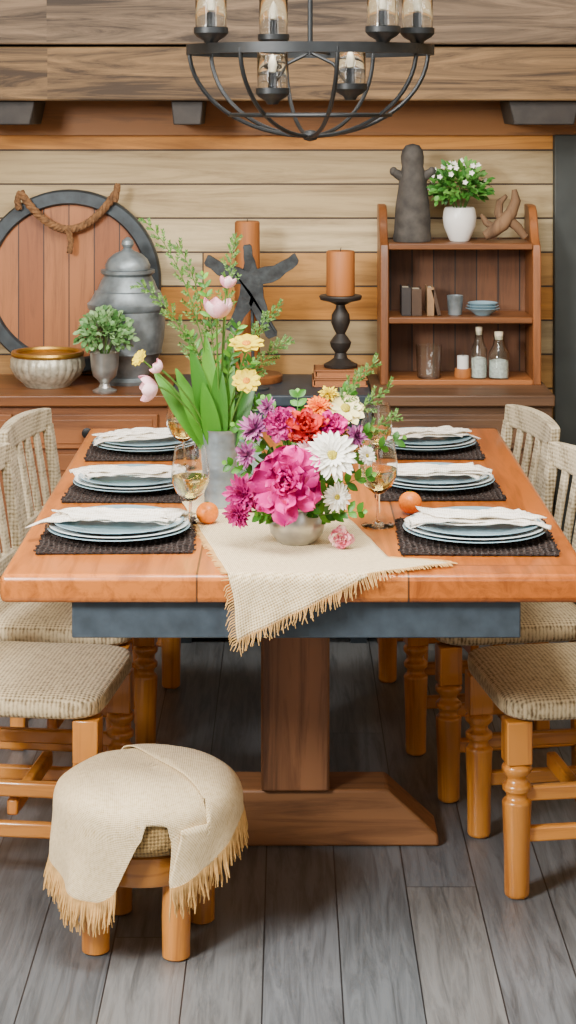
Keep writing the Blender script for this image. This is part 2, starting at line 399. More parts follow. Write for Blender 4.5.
def cloth(t0,t1,e,n,name,top=0.):
    mb=MB(); vs=[];fs=[];m=34; fl=[]
    for i in range(n+1):
        t=t0+(t1-t0)*i/n
        tp=top(t) if callable(top) else top
        end=SE(t) if (not callable(top) or t<60) else (1.0+.9*(1-ss(t,60,150)))
        for j in range(m+1):
            s=tp+(end-tp)*j/m; p=pos(t,s,e,H(t)); vs.append(p)
            al=(RC*sin(min(s,1)*pi/2)**EX)+(CC*(1-max(0,cos(min(s,1)*pi/2))**EX)) + (max(0,s-1)*H(t)); fl.append((al*cos(radians(t)),al*sin(radians(t)),0))
    for i in range(n):
        for j in range(m): a=i*(m+1)+j; fs.append((a,a+1,a+m+2,a+m+1))
    mb.add(vs,fs); mb.flat=fl
    return mb.obj(name,M_burlap,th,solid=.0025)
cloth(0,360,.006,280,'blanket_cloth',.0)
def crease(t):
    c=cos(radians(t-33)); d=.030/RC
    if c<=.02: return .97
    r_=min(1,d/c); return min(.97,(2/pi)*math.asin(min(1,r_**(1/EX))))
cloth(-66,120,.0125,130,'blanket_fold',crease)
mb=MB()
for k in range(310):
    if k<170: t=168+98*k/170; L=.048; e=.007
    else: t=-64+96*(k-170)/140; L=.048; e=.013
    b=Vector(pos(t,2,e,H(t))); d=Vector((b.x,b.y,0)).normalized(); w=Vector((U(-1,1),U(-1,1),0))*.007
    L*=U(.75,1.25)
    mb.tube([b+Vector((0,0,.004)),b+d*.003+w*.3+Vector((0,0,-L*.4)),b+d*.003+w+Vector((0,0,-L*.75)),b+d*.004+w*U(.6,1.6)+Vector((0,0,-L))],[.0022,.002,.0017,.001],5)
mb.obj('fringe',M_fringe,th,recalc=False,kind='stuff')
# ---------------------------------------------------------------- table runner
ye=3.628; ZT=.7505
ru=thing('table_runner','natural burlap runner with frayed edges hanging over the table','table runner',(0,0,0))
A=Vector((-.092,3.502)); B=Vector((.315,3.705)); D=Vector((-.185,.98)).normalized()
def rp(u,v):
    p=A+(B-A)*u*(1-.24*ss(v,.0,.11))+D*v
    rip=.0015+.0022*(noise.noise(Vector((p.x*14,p.y*14,0)))+.6)
    if p.y>=ye: return Vector((p.x,p.y,ZT+rip))
    o=ye-p.y; return Vector((p.x+.004*sin(o*40),ye-.006-rip-.05*o-.008*abs(sin(p.x*45))*min(1,o*10),ZT+.003-o)) if o>.006 else Vector((p.x,ye-o,ZT+rip))
vs=[];fs=[];fl=[];n,m=44,120
for i in range(n+1):
    for j in range(m+1): vs.append(rp(i/n,1.1*j/m)); fl.append((.455*i/n,1.1*j/m,0))
for i in range(n):
    for j in range(m): a=i*(m+1)+j; fs.append((a,a+m+1,a+m+2,a+1))
mb=MB().add(vs,fs); mb.flat=fl; mb.obj('runner_cloth',M_runner,ru,solid=.002)
mb=MB()
for k in range(120):
    u=k/119; b=rp(u,0); w=U(-.008,.008)
    L=U(.013,.027)
    if b.z<.74: pts=[b+Vector((0,-.002,.004)),b+Vector((w*.4,-.003,-L*.5)),b+Vector((w,-.004,-L))]
    else: pts=[rp(u,0)+Vector((0,0,.002)),rp(u+w*.5,-L*.5)+Vector((0,0,.002)),rp(u+w,-L)+Vector((0,0,.002))]
    mb.tube(pts,[.0014,.0012,.0008],5)
for side in (0,1):
    for k in range(110):
        v=(.55 if side==0 else .10)*k/109; b=rp(side,v); L=U(.008,.018); w=U(-.006,.006); sg=1 if side else -1
        if b.z<.74: pts=[b+Vector((0,-.002,0)),b+Vector((sg*L*.7,-.003,-L*.4)),b+Vector((sg*L,-.004,-L))]
        else: pts=[b+Vector((0,0,.002)),b+Vector((sg*L*.5,w*.5,.002)),b+Vector((sg*L,w,.001))]
        mb.tube(pts,[.0013,.0011,.0007],5)
mb.obj('fringe',M_fringe,ru,recalc=False,kind='stuff')
# ---------------------------------------------------------------- place settings
def platelathe(r,h=.015):
    return MB().lathe([(0,0),(r*.6,0),(r*.62,.003),(r*.98,h-.0015),(r,h),(r*.985,h+.0012),(r*.62,.006),(r*.58,.005),(0,.005)],seg=64)
def setting(x,y,sc,rot):
    zt=.751
    hw,hd=.160*sc,.163*sc
    mb=MB().box((0,0,.0020),(hw*1.96,hd*1.96,.0036))
    nc=26
    for k in range(nc):
        c=-1+2*(k+.5)/nc
        for ax in (0,1):
            pts=[]; a0=1+U(-.035,.02); ph=pi*(k%2)
            for q in range(31):
                u=(-1+2*q/30)*a0; lat=c*.975+.012*sin(u*9+k)
                z=.0042+.0012*sin(u*nc*pi/2+ph+(0 if ax else pi))
                pts.append((u*hw,lat*hd,z) if ax==0 else (lat*hw,u*hd,z))
            mb.tube(pts,.0024,5)
    mb.obj('placemat',M_mat,None,(x,y,zt),label='dark open-woven square placemat under stacked plates',cat='placemat',group='placemats on the table',rot=(0,0,rot),recalc=False)
    z=zt+.0079
    for i,(r,mt,lb) in enumerate(((.149,M_plate2,'blue-grey glazed dinner plate at the bottom of a stack'),(.146,M_plate,'pale glazed plate in the middle of a stack'),(.136,M_plate2,'blue-grey glazed plate with a folded napkin on it'))):
        platelathe(r*sc).obj('plate',mt,None,(x,y,z),label=lb,cat='plate',group='plates on the table'); z+=.0062
    nz=z-.0062+.0163
    na=thing('napkin','loosely folded white linen napkin lying on a plate','napkin',(x,y,nz),'napkins on the plates',rot+U(-.22,.22))
    na.scale=(sc,)*3
    for lay in range(3):
        vs=[];fs=[];n=56;m_=24; Lx=.142-.018*lay+U(-.010,.006); seed=U(0,50); sk=U(-.03,.03); tw=U(-.26,.26); oy=U(-.010,.010); ox_=U(-.012,.012)
        for i in range(n+1):
            u=-1+2*i/n; w=.056-.008*lay+.005*noise.noise(Vector((u*2,seed,1)))
            for j in range(m_+1):
                v=-1+2*j/m_
                cr=1-abs(sin(v*2.3+u*1.3+seed)); 
                f=.010*abs(noise.noise(Vector((u*2.2+v*1.2,v*1.9,seed))))+.0045*cr**3
                droop=-.010*max(0,abs(u)-.78)/.22
                zz=.001+lay*.0040+f+droop*(1-.5*lay)
                X_=u*Lx+ox_+sk*v+.006*sin(v*3+seed); Y_=v*w+oy+.007*sin(u*3+seed)+tw*u*Lx*.45
                vs.append((X_,Y_,max(zz,0.0003+lay*.0036) if abs(u)<.78 else zz))
        for i in range(n):
            for j in range(m_): a=i*(m_+1)+j; fs.append((a,a+m_+1,a+m_+2,a+1))
        MB().add(vs,fs).obj('napkin_layer',M_nap,na,solid=.0016)
for a in ((-.352,3.955,1,0.03),(-.362,4.43,.93,-.02),(-.368,4.93,.93,0.02),(.387,3.940,1,-.03),(.345,4.45,.93,.02),(.352,4.95,.93,-.02)): setting(*a)
# wine glasses
def wineglass(x,y,z=.7505,sc=1):
    g=thing('wine_glass','clear stemmed wine glass holding white wine on the table','glass',(x,y,z),'wine glasses on the table'); g.scale=(sc,)*3
    MB().lathe([(.0035,.062),(.012,.066),(.028,.080),(.038,.102),(.0385,.125),(.034,.150),(.031,.172),(.0303,.172),(.0332,.150),(.0375,.125),(.037,.102),(.027,.0815),(.012,.0675),(0,.066)],seg=40).obj('bowl',M_glass,g)
    MB().lathe([(0,0),(.032,0),(.033,.0015),(.012,.004),(.004,.010),(.0032,.03),(.0035,.0625),(0,.0625)],seg=32).obj('stem',M_glass,g)
    MB().lathe([(0,.0668),(.012,.0683),(.0266,.0822),(.0364,.1022),(.0366,.113),(0,.113)],seg=40).obj('wine',M_wine,g)
wineglass(-.205,3.99,sc=1.05); wineglass(.192,4.05,z=.751,sc=1.09); wineglass(-.258,4.68,sc=1.08); wineglass(.215,4.62)
# oranges
def orange(x,y,r,z=.7545,lab='small orange fruit resting on the table runner'):
    o=thing('orange',lab,'fruit',(x,y,z),'oranges on the table')
    MB().ell((0,0,r*.94),(r,r,r*.94),28,18).obj('peel',M_orange,o)
    MB().lathe([(.0,r*1.86),(.003,r*1.87),(.0035,r*1.9),(0,r*1.91)],seg=8).obj('stem',M_stem,o)
orange(-.172,4.055,.0245); orange(.268,4.17,.0255,z=.7515,lab='small orange fruit resting beside a wine glass')
# ---------------------------------------------------------------- flowers
def bloom(kind,r):
    mb=MB()
    if kind=='peony':
        for n,L,W,e0,e1 in((8,1,.74,-.25,.1),(8,.97,.64,.0,.32),(8,.88,.54,.25,.65),(8,.74,.44,.5,1.05),(8,.58,.34,.75,1.4),(7,.42,.26,1.0,1.7),(5,.28,.2,1.3,2.0)):
            o=U(0,6)
            for i in range(n): mb.petal(o+2*pi*i/n+U(-.3,.3),r*L*U(.76,1.16),r*W*U(.8,1.2),e0+U(-.25,.25),e1+U(-.4,.4),r*.05,r*.12,rows=9,cup=.20,round_=.76,ruf=.13)
    elif kind=='dahlia':
        for n,L,W,e0,e1 in((14,1,.28,-.2,0),(14,.95,.28,.1,.25),(12,.82,.27,.35,.55),(11,.65,.24,.6,.9),(9,.48,.2,.9,1.2),(6,.3,.16,1.2,1.5)):
            o=U(0,6)
            for i in range(n): mb.petal(o+2*pi*i/n+U(-.14,.14),r*L*U(.78,1.12),r*W*U(.8,1.2),e0+U(-.16,.16),e1+U(-.25,.25),r*.03,r*.08,cup=.5,round_=.6,ruf=.04)
    elif kind=='gerbera':
        for n,L,W,e0,e1 in((20,1,.25,.15,-.15),(20,.93,.23,.3,0.05),(16,.62,.17,.6,.4)):
            o=U(0,6)
            for i in range(n): mb.petal(o+2*pi*i/n+U(-.08,.08),r*L*U(.86,1.08),r*W,e0+U(-.12,.12),e1+U(-.2,.2),r*.08,r*.02,cup=.35,round_=.6)
    elif kind=='cup':
        for n,L,W,e0,e1 in((10,1,.52,.02,.10),(8,.82,.44,.15,.3)):
            o=U(0,6)
            for i in range(n): mb.petal(o+2*pi*i/n,r*L*U(.93,1.04),r*W,e0,e1,r*.08,0,cup=.2,round_=.7,ruf=.01)
    elif kind=='tulip':
        for n,off,L in((3,0,1),(3,pi/3,.95)):
            for i in range(n): mb.petal(off+2*pi*i/3,r*2.4*L,r*1.6,.2,1.85,r*.05,0,cup=.5,round_=.5,rows=8)
    elif kind=='puff':
        for k in range(90):
            a=U(0,2*pi); e=math.asin(U(-.2,1)); mb.petal(a,r*U(.55,1.15),r*.24,e,e+.2,0,0,rows=3,cup=.3)
    return mb
def flower(name,label,kind,r,pos,face,base,petalmat,centremat=None,ctr=.25,group=None,stemr=.0022):
    pos=Vector(pos); base=Vector(base); f=Vector(face).normalized()
    g=thing(name,label,'flower',tuple(base),group)
    q=f.to_track_quat('Z','Y').to_euler()
    bloom(kind,r).obj('petals',petalmat,g,tuple(pos-base),rot=tuple(q),recalc=False,ang=180)
    if centremat:
        MB().ell((0,0,r*.06),(r*ctr,r*ctr,r*ctr*.45),20,10,wob=.2).obj('flower_center',centremat,g,tuple(pos-base),rot=tuple(q))
    P0=Vector((0,0,0)); P3=pos-base; P1=Vector((0,0,(P3.z)*.5)); P2=P3-f*max(.03,r)
    if (pos-base).length>.04:
        pts=[((1-t)**3)*P0+3*t*(1-t)**2*P1+3*t*t*(1-t)*P2+t**3*P3 for t in [k/12 for k in range(13)]]
        MB().tube(pts,stemr,6).obj('stem',M_stem,g)
    return g
P_mag=island('magenta_petals',['#b0006c','#d40684','#ec2c9e']); P_hot=island('hot_pink_petals',['#94085a','#b81676','#d24594'])
P_wht=island('white_petals',['#f2f0e2','#fdfbf0']); P_red=island('red_petals',['#960812','#c01418','#d83424'])
P_org=island('orange_petals',['#f06c00','#fa8a10']); P_mau=island('mauve_petals',['#7d2f6c','#a5548c','#c883ae'])
P_crm=island('cream_petals',['#e9d88c','#f5ecb4']); P_yel=island('yellow_petals',['#d8bc00','#f0d600']); P_pal=island('pale_pink_petals',['#ecacb8','#f7d2d6','#e090a6'])
P_bud=island('bud_petals',['#c0405c','#e58c98','#f3d2bc'])
M_ctr=simple('pollen_centre','#b0a020',.8,var=.25,vscale=300,bst=.5); M_ctr2=simple('orange_centre','#d98800',.8,var=.25,vscale=300,bst=.5)
bo=thing('flower_bowl','small silver metal bowl holding a mixed bouquet on the runner','vase',(.018,3.88,.7545))
MB().lathe([(0,0),(.034,0),(.040,.004),(.054,.022),(.058,.042),(.054,.062),(.050,.074),(.052,.078),(.049,.077),(.046,.066),(.050,.042),(.04,.012),(0,.008)],seg=48,fr=lambda t,r,z:r*(1+.008*sin(t*24)) if .01<z<.07 else r).obj('bowl',M_silver,bo)
BB=(.018,3.88,.79)
G='bouquet flowers in the silver bowl'
fl=[('peony_flower','large magenta peony bloom at the front of the bouquet','peony',.074,(-.004,3.80,.893),(-.05,-1,.35),P_mag,None),
('dahlia_flower','spiky magenta bloom spilling over the bowl side','dahlia',.044,(-.088,3.84,.860),(-.5,-1,.1),P_hot,None),
('dahlia_flower','magenta bloom drooping toward the runner','dahlia',.032,(-.100,3.83,.824),(-.6,-1,-.3),P_hot,None),
('gerbera_flower','white gerbera daisy with yellow-green centre','gerbera',.049,(.088,3.81,.944),(.15,-1,.6),P_wht,M_ctr),
('daisy_flower','small white daisy low in the bouquet','gerbera',.028,(.098,3.81,.862),(.3,-1,.1),P_wht,M_ctr),
('rose_flower','deep red rose near the top of the bouquet','peony',.046,(.036,3.86,.988),(0,-1,1),P_red,None),
('marigold_flower','bright orange bloom at the top of the bouquet','dahlia',.028,(.064,3.91,1.026),(.1,-.8,1),P_org,None),
('peony_flower','smaller magenta peony near the top of the bouquet','peony',.036,(-.014,3.87,.998),(-.3,-1,.7),P_hot,None),
('carnation_flower','mauve carnation at the bouquet edge','puff',.034,(-.068,3.87,.988),(-.5,-.8,.7),P_mau,None),
('carnation_flower','mauve carnation at the bouquet edge','puff',.028,(-.082,3.85,.938),(-.6,-.8,.3),P_mau,None),
('carnation_flower','mauve carnation at the bouquet edge','puff',.022,(-.04,3.88,1.030),(-.5,-.8,.3),P_mau,None),
('peony_flower','hot pink bloom beside the red rose','peony',.030,(.088,3.87,.996),(.3,-1,.6),P_mag,None),
('rose_flower','cream rose at the top of the bouquet','cup',.040,(.118,3.92,1.022),(.3,-.8,.8),P_crm,M_ctr),
('carnation_flower','small mauve carnation above the white daisy','puff',.026,(.138,3.88,.970),(.5,-.8,.5),P_mau,None),
('marigold_flower','small yellow bloom at the top of the bouquet','dahlia',.021,(.084,3.93,1.05),(0,-.6,1),P_yel,None),
('carnation_flower','pink carnation tucked beside the gerbera','puff',.026,(.040,3.83,.948),(0,-1,.5),P_pal,None),
('daisy_flower','small white daisy at the bouquet edge','gerbera',.020,(.16,3.86,.935),(.6,-.8,.4),P_wht,M_ctr)]
for nm,lb,k,r,p,f,pm,cm in fl: flower(nm,lb,k,r,p,f,BB,pm,cm,ctr=.26,group=G)
flower('fallen_bud','small pink and cream flower bud lying on the runner','peony',.023,(.108,3.83,.775),(-.15,-1,.35),(.115,3.85,.7555),P_bud,None)
def sprig(base,tip,name='leafy_sprig',label='green leafy sprig in the bouquet',n=16,L=.035,W=.014,mat=None,bow=.3,start=.3,plume=False,group=None):
    base=Vector(base);tip=Vector(tip); v=tip-base; c=Vector((v.x*.15,v.y*.25,v.z*(.5+bow)))
    g=thing(name,label,'foliage',tuple(base),group)
    pts=[2*t*(1-t)*c+t*t*v for t in [k/14 for k in range(15)]]
    MB().tube(pts,[.0020-.0013*k/14 for k in range(15)],5).obj('stem',M_stem,g)
    mb=MB()
    for i in range(n):
        t=start+(1-start)*(i+.5)/n; p=2*t*(1-t)*c+t*t*v; d=(2*(1-2*t)*c+2*t*v).normalized()
        s=d.cross(Vector((0,1,0))); s=s.normalized() if s.length>.01 else Vector((1,0,0))
        if plume:
            sg=(-1,1)[i%2]
            dd=(d*1.2+s*sg*U(.5,.9)+Vector((U(-.2,.2),U(-.5,.5),U(-.2,.2)))).normalized(); l=L*(1.2-t*.8)*U(.5,1.3)
            mb.tube([p,p+dd*l*.5,p+dd*l+d*l*.15],[.0008,.0006,.0004],4)
            for k in range(1,6):
                b=p+dd*l*(k/5)
                for s2 in(-1,1):
                    d2=(dd+s2*dd.cross(Vector((0,1,0)))*.7+Vector((U(-.3,.3),U(-.5,.5),U(-.3,.3)))).normalized(); mb.leaf(b,d2,(0,-1,.3),l*.14+.004,W,.2,rows=2)
        else:
            for sg in(-1,1):
                dd=(d*.7+s*sg*U(.6,1)+Vector((0,U(-.5,.5),U(-.1,.3)))).normalized()
                mb.leaf(p,dd,(U(-.3,.3),-1,.5),L*U(.8,1.1)*(1.15-.5*t),W,.4,rows=4)
    mb.leaf(v,d,(0,-1,.3),L*.3,W*.7,.2)
    mb.obj('leaves',mat or M_green,g,recalc=False,ang=180)
GS='green sprigs in the silver bowl'
for tip,pl in (((.225,3.95,1.00),1),((.21,3.95,1.06),1),((.18,3.96,1.11),1),((.15,3.97,1.08),1),((.24,3.98,.95),0),((-.11,3.9,.99),0),((-.125,3.86,.92),0),((.15,3.80,.835),0),((-.06,3.8,.83),0),((.13,3.95,1.06),0),((.02,3.95,1.05),0),((-.05,3.93,1.04),0),((.05,3.79,.845),0),((.17,3.9,.98),0),((.17,3.84,.90),0)):
    sprig(BB,tip,n=26 if pl else 8,L=.045 if pl else .034,W=.0035 if pl else .015,mat=M_sprig if pl else M_green,plume=bool(pl),bow=.15,start=.3,group=GS)
# tall vase
VB=(-.151,4.23,.7545)
va=thing('tall_vase','tall blue-grey metal vase with wild flowers','vase',VB)
prof=[(0,0),(.033,0)]
for k in range(57): z=.004+.16*k/56; prof.append(((.0350+.006*(z/.17)**2)*(1+.014*abs(sin(z*196))),z))
prof+=[(.0410,.168),(.0440,.174),(.040,.173),(.033,.12),(.031,.01),(0,.008)]
MB().lathe(prof,seg=48).obj('vase_body',M_gal,va)
VS=(-.151,4.23,.80)
GT='tall green sprigs in the metal vase'
for tip in ((-.315,4.2,1.39),(-.245,4.26,1.33),(-.118,4.25,1.35),(.000,4.25,1.12),(-.02,4.22,1.20),(-.325,4.2,1.25)):
    sprig(VS,tip,'fern_sprig','tall feathery green sprig in the metal vase',n=20,L=.046,W=.0040,mat=M_sprig,plume=True,bow=.28,start=.42,group=GT)
for tip in ((-.22,4.22,1.14),(-.08,4.22,1.08),(-.06,4.22,.99),(-.19,4.22,1.27),(-.11,4.2,1.16)):
    sprig(VS,tip,'leafy_sprig','leafy green stem in the metal vase',n=9,L=.036,W=.010,mat=M_green,bow=.2,start=.45,group=GT)
lv=thing('tulip_leaves','broad green tulip leaves rising from the metal vase','foliage',VS)
mb=MB()
for a,L,e in ((-2.6,.22,1.15),(-.6,.20,1.2),(-1.6,.22,1.3),(-2.0,.28,1.38),(-1.2,.27,1.42),(-3.0,.24,1.0),(-2.2,.26,1.25),(1.5,.24,1.2),(-1.9,.18,1.1)):
    d=Vector((cos(a)*cos(e),sin(a)*cos(e)*.6,sin(e))); mb.leaf((cos(a)*.015,sin(a)*.015,.06),d,(-cos(a)*.2,-1,.2),L,.040,.35,rows=12,V=.3)
mb.obj('leaves',M_green,lv,recalc=False,ang=180)
GF='tall flowers in the metal vase'
flower('tulip_flower','pale pink tulip standing tall in the vase','tulip',.025,(-.156,4.17,1.18),(.1,-.1,1),VS,P_pal,group=GF)
flower('tulip_flower','pink tulip bud high in the vase','tulip',.015,(-.135,4.18,1.245),(.2,0,1),VS,P_pal,group=GF)
flower('tulip_flower','pale pink tulip drooping to the side','tulip',.023,(-.285,4.16,1.03),(-1,-.2,-.1),VS,P_pal,group=GF)
flower('tulip_flower','small pale tulip bud leaning outward','tulip',.013,(-.275,4.14,1.07),(-1,-.2,.7),VS,P_pal,group=GF)
flower('poppy_flower','yellow cup flower on a tall stem','cup',.038,(-.091,4.16,1.125),(.0,-.40,1),VS,P_yel,M_ctr2,group=GF)
flower('poppy_flower','yellow flower on a slender stem','cup',.032,(-.091,4.15,1.045),(.1,-.8,.8),VS,P_yel,M_ctr2,group=GF)
flower('poppy_flower','small yellow bloom leaning outward','cup',.020,(-.328,4.19,1.09),(-.6,-.5,.5),VS,P_yel,group=GF)
# pale jug behind
j=thing('ceramic_jug','pale blue glazed ceramic jug behind the flowers','jug',(-.090,4.36,.7545))
MB().lathe([(0,0),(.03,0),(.038,.02),(.042,.05),(.036,.085),(.026,.105),(.03,.125),(.028,.124),(.024,.105),(.034,.08),(.038,.05),(.03,.01),(0,.006)],seg=40).obj('jug_body',M_blue,j)
MB().tube([(.03+.03*sin(t),0,.075+.035*cos(t)) for t in [pi*k/12 for k in range(13)]],.005,8).obj('handle',M_blue,j)
# ---------------------------------------------------------------- chandelier
cl=thing('chandelier','black iron cage chandelier with glass candle cylinders','chandelier',(.049,4.2,0))
RZ=1.769;RR=.27;DP=.19
mb=MB()
vs=[];fs=[]
for i in range(72):
    t=2*pi*i/72
    for r,z in((RR-.004,RZ-.011),(RR+.004,RZ-.011),(RR+.004,RZ+.011),(RR-.004,RZ+.011)): vs.append((r*cos(t),r*sin(t),z))
for i in range(72):
    for k in range(4): a=i*4+k;b=i*4+(k+1)%4;c=((i+1)%72)*4; fs.append((a,b,c+(k+1)%4,c+k))
mb.add(vs,fs); mb.obj('ring',M_iron,cl)
mb=MB()
for i in range(8):
    t=2*pi*i/8+.2
    mb.tube([(RR*cos(f)*cos(t),RR*cos(f)*sin(t),RZ-DP*sin(f)) for f in [pi/2*k/16 for k in range(16)]]+[(0,0,RZ-DP)],.0048,8)
mb.tube([(.178*cos(2*pi*k/48),.178*sin(2*pi*k/48),RZ-.143) for k in range(48)],.0045,8,closed=True)
mb.lathe([(0,RZ-DP-.012),(.014,RZ-DP-.008),(.02,RZ-DP+.002),(.012,RZ-DP+.012),(0,RZ-DP+.014)],seg=20)
mb.obj('cage',M_iron,cl)
mb=MB()
for i in range(3):
    a=pi*i/3+.35; mb.tube([(-RR*cos(a),-RR*sin(a),RZ),(RR*cos(a),RR*sin(a),RZ)],.004,8)
mb.tube([(0,0,RZ-.01),(0,0,2.59)],.006,10); mb.lathe([(0,2.57),(.055,2.575),(.06,2.598),(0,2.598)],seg=32)
for sx in(-1,1): mb.tube([(0,0,RZ-.005),(sx*.05,-.02,RZ-.03),(sx*.088,-.03,RZ-.085)],.004,8)
mb.obj('rod',M_iron,cl)
M_bulb=simple('frosted_bulb','#f3e6c8',.3,var=.02)
M_shade=glassm('shade_glass',(.97,.99,1,1),.01,1.52)
def holder(x,y,z,h=.145):
    MB().lathe([(0,0),(.012,0),(.016,.008),(.030,.016),(.037,.024),(.037,.036),(.010,.037),(.009,.070),(0,.071)],(x,y,z),seg=28).obj('candle_cup',M_iron,cl)
    MB().lathe([(.0335,.037),(.0335,h-.004),(.0350,h-.002),(.0350,h+.001),(.0325,h+.002),(.0305,h),(.0305,.037),(.0335,.037)],(x,y,z),seg=40).obj('glass_shade',M_shade,cl)
    MB().lathe([(0,.070),(.008,.074),(.010,.092),(.006,.108),(0,.118)],(x,y,z),seg=16).obj('bulb',M_bulb,cl)
for x,sy in((-.213,-1),(-.083,1),(.15,-1),(.228,-1)):
    holder(x,sy*sqrt(max(0,.262**2-x*x)),RZ+.008,.165)
holder(-.083,-.03,RZ-.12,.12); holder(.088,-.03,RZ-.110,.12)
# ---------------------------------------------------------------- sideboard units
CT=.765
def cab(name,label,x0,x1,mat,topmat,nd,knobm,front=5.80,top=CT):
    c=thing(name,label,'cabinet',((x0+x1)/2,6.0,0)); w=x1-x0
    yb=6.225-6.0; yf=front-6.0
    MB().box((0,(yb+yf)/2,.393),(w-.01,yb-yf,.674)).obj('body',mat,c,bevel=.003)
    mb=MB()
    for sx in(-1,1):
        for y in(yf+.04,yb-.04): mb.box((sx*(w/2-.04),y,.03),(.05,.05,.06))
    mb.obj('feet',mat,c)
    MB().box((0,(yb+yf)/2-.012,top-.0175),(w,yb-yf+.035,.035)).obj('countertop',topmat,c,bevel=.005)
    dw=(w-.05)/nd
    for i in range(nd):
        x=-w/2+.025+dw*(i+.5)
        d=MB().box((0,0,0),(dw-.02,.016,.105)).box((0,-.009,0),(dw-.05,.006,.075)).obj('drawer',mat,c,(x,yf-.009,.653),bevel=.003)
        K=Matrix.Rotation(pi/2,4,'X')
        MB().lathe([(0,0),(.007,0),(.006,.012),(.015,.018),(.016,.024),(0,.030)],seg=20,M=K).obj('knob',knobm,d,(0,-.012,0))
        mb=MB().box((0,0,0),(dw-.02,.014,.49))
        for sx in(-1,1): mb.box((sx*(dw/2-.04),-.01,0),(.05,.008,.49))
        for sz in(-1,1): mb.box((0,-.01,sz*.22),(dw-.12,.008,.05))
        dd=mb.obj('door',mat,c,(x,yf-.009,.34),bevel=.002)
        MB().lathe([(0,0),(.006,0),(.005,.012),(.013,.018),(.013,.022),(0,.027)],seg=20,M=K).obj('knob',knobm,dd,(dw/2-.06,-.014,.1))
    return c
M_cabL=wood('red_brown_wood','#965a2c','#583215','X',gs=24,rough=.45)
M_cabLt=wood('red_brown_top','#89542c','#543118','X',gs=24,rough=.32)
M_cabM=simple('blue_black_paint','#2a353e',.5,var=.15)
M_cabR=wood('brown_drawer_wood','#705036','#402a1c','X',gs=24,rough=.5)
cab('sideboard','red-brown wooden sideboard against the plank wall',-1.30,-.362,M_cabL,M_cabLt,2,M_iron)
cab('console_cabinet','dark blue-grey painted cabinet between two wooden ones',-.36,.256,M_cabM,M_cabM,2,M_iron)
cab('drawer_cabinet','brown wooden drawer cabinet carrying an open hutch',.258,.812,M_cabR,M_cabR,1,M_iron)
# hutch
M_h=wood('hutch_wood','#94592c','#5c3417','Z',gs=28,rough=.42); M_hx=wood('hutch_shelf_wood','#9d6132','#643a1b','X',gs=28,rough=.42)
M_hb=planks('hutch_back','X','Z',.07,3,['#653f24','#6d4528','#5a381f'],gs=35,gap=.03,rough=.6)
h=thing('hutch','open reddish wooden hutch shelf standing on a cabinet','shelf',(.544,6.09,CT))
for sx in(-1,1):
    MB().prism([(-.11,0),(.11,0),(.11,.56),(.02,.56),(-.01,.545),(-.035,.50),(-.06,.46),(-.095,.44),(-.11,.40)],'X',sx*.24-.013,sx*.24+.013).obj('side_panel',M_h,h,bevel=.003)
MB().box((0,.102,.23),(.454,.012,.44)).obj('back_panel',M_hb,h)
for z in(.436,.203): MB().box((0,-.006,z),(.454,.20,.02)).obj('shelf_board',M_hx,h,bevel=.003)
MB().box((0,-.006,.008),(.454,.2,.016)).obj('shelf_board',M_hx,h,bevel=.002)
TOPZ=CT+.447; MIDZ=CT+.214; LOWZ=CT+.0165
# ---------------------------------------------------------------- decor
CZ=CT+.0005
r=thing('round_panel','round wooden panel with thick dark metal rim against the wall','wall decor',(-.712,6.19,1.073))
K=Matrix.Rotation(pi/2,4,'X')
MB().lathe([(.250,-.02),(.296,-.02),(.299,-.015),(.299,.022),(.293,.030),(.256,.030),(.250,.022),(.250,-.02)],seg=80,M=K).obj('rim',simple('rim_metal','#353c40',.5,.3,var=.2),r)
M_rp=planks('panel_boards','X','Z',.082,3,['#965829','#894e24','#9f6131'],gs=28,gap=.022,rough=.5)
MB().lathe([(0,-.02),(.250,-.02),(.250,.012),(0,.012)],seg=80,M=K).obj('boards',M_rp,r)
def rope(mb,pts,rad=.011):
    P=[Vector(p) for p in pts]; out=[[],[],[]]
    n=len(P)*6
    for i in range(n):
        t=i/(n-1)*(len(P)-1); k=min(int(t),len(P)-2); p=P[k].lerp(P[k+1],t-k); d=(P[k+1]-P[k]).normalized(); a=d.cross(Vector((0,1,0))).normalized(); b=a.cross(d)
        for s in range(3):
            q=i*.55+s*2.094; out[s].append(p+(a*cos(q)+b*sin(q))*rad*.55)
    for o in out: mb.tube(o,rad*.62,6)
mb=MB()
def par(x,x0,x1,z0,sag): u=(x-x0)/(x1-x0); return z0-sag*4*u*(1-u)
rope(mb,[(-.865+.31*k/16,-.0,par(-.865+.31*k/16,-.865,-.555,1.365,.12)) for k in range(17)],.012)
rope(mb,[(-.865,0,1.365),(-.875,0,1.34),(-.87,0,1.31)],.010); rope(mb,[(-.555,0,1.365),(-.55,0,1.39),(-.56,0,1.335)],.010)
rope(mb,[(-.71,-.01,1.25),(-.70,-.012,1.205),(-.705,-.012,1.17)],.009)
mb.obj('rope_garland',simple('jute_rope','#765231',.9,var=.25,vscale=60,bst=.4),None,(0,6.141,0),label='twisted brown rope garland draped over the round panel',cat='rope')
# urn
u=thing('metal_urn','tall lidded grey zinc urn on the sideboard','urn',(-.508,6.02,CZ))
MB().lathe([(0,0),(.07,0),(.075,.012),(.064,.022),(.080,.05),(.104,.095),(.110,.10),(.108,.108),(.116,.15),(.119,.19),(.118,.232),(.126,.240),(.128,.254),(.118,.262),(.106,.285),(.104,.292),(.096,.296),(.084,.325),(.074,.342),(.085,.350),(.085,.360),(0,.360)],seg=56).obj('urn_body',M_urn,u)
MB().lathe([(0,.360),(.070,.361),(.072,.374),(.062,.394),(.044,.410),(.020,.420),(.013,.428),(.02,.440),(.018,.452),(.006,.462),(0,.464)],seg=40).obj('lid',M_urn,u)
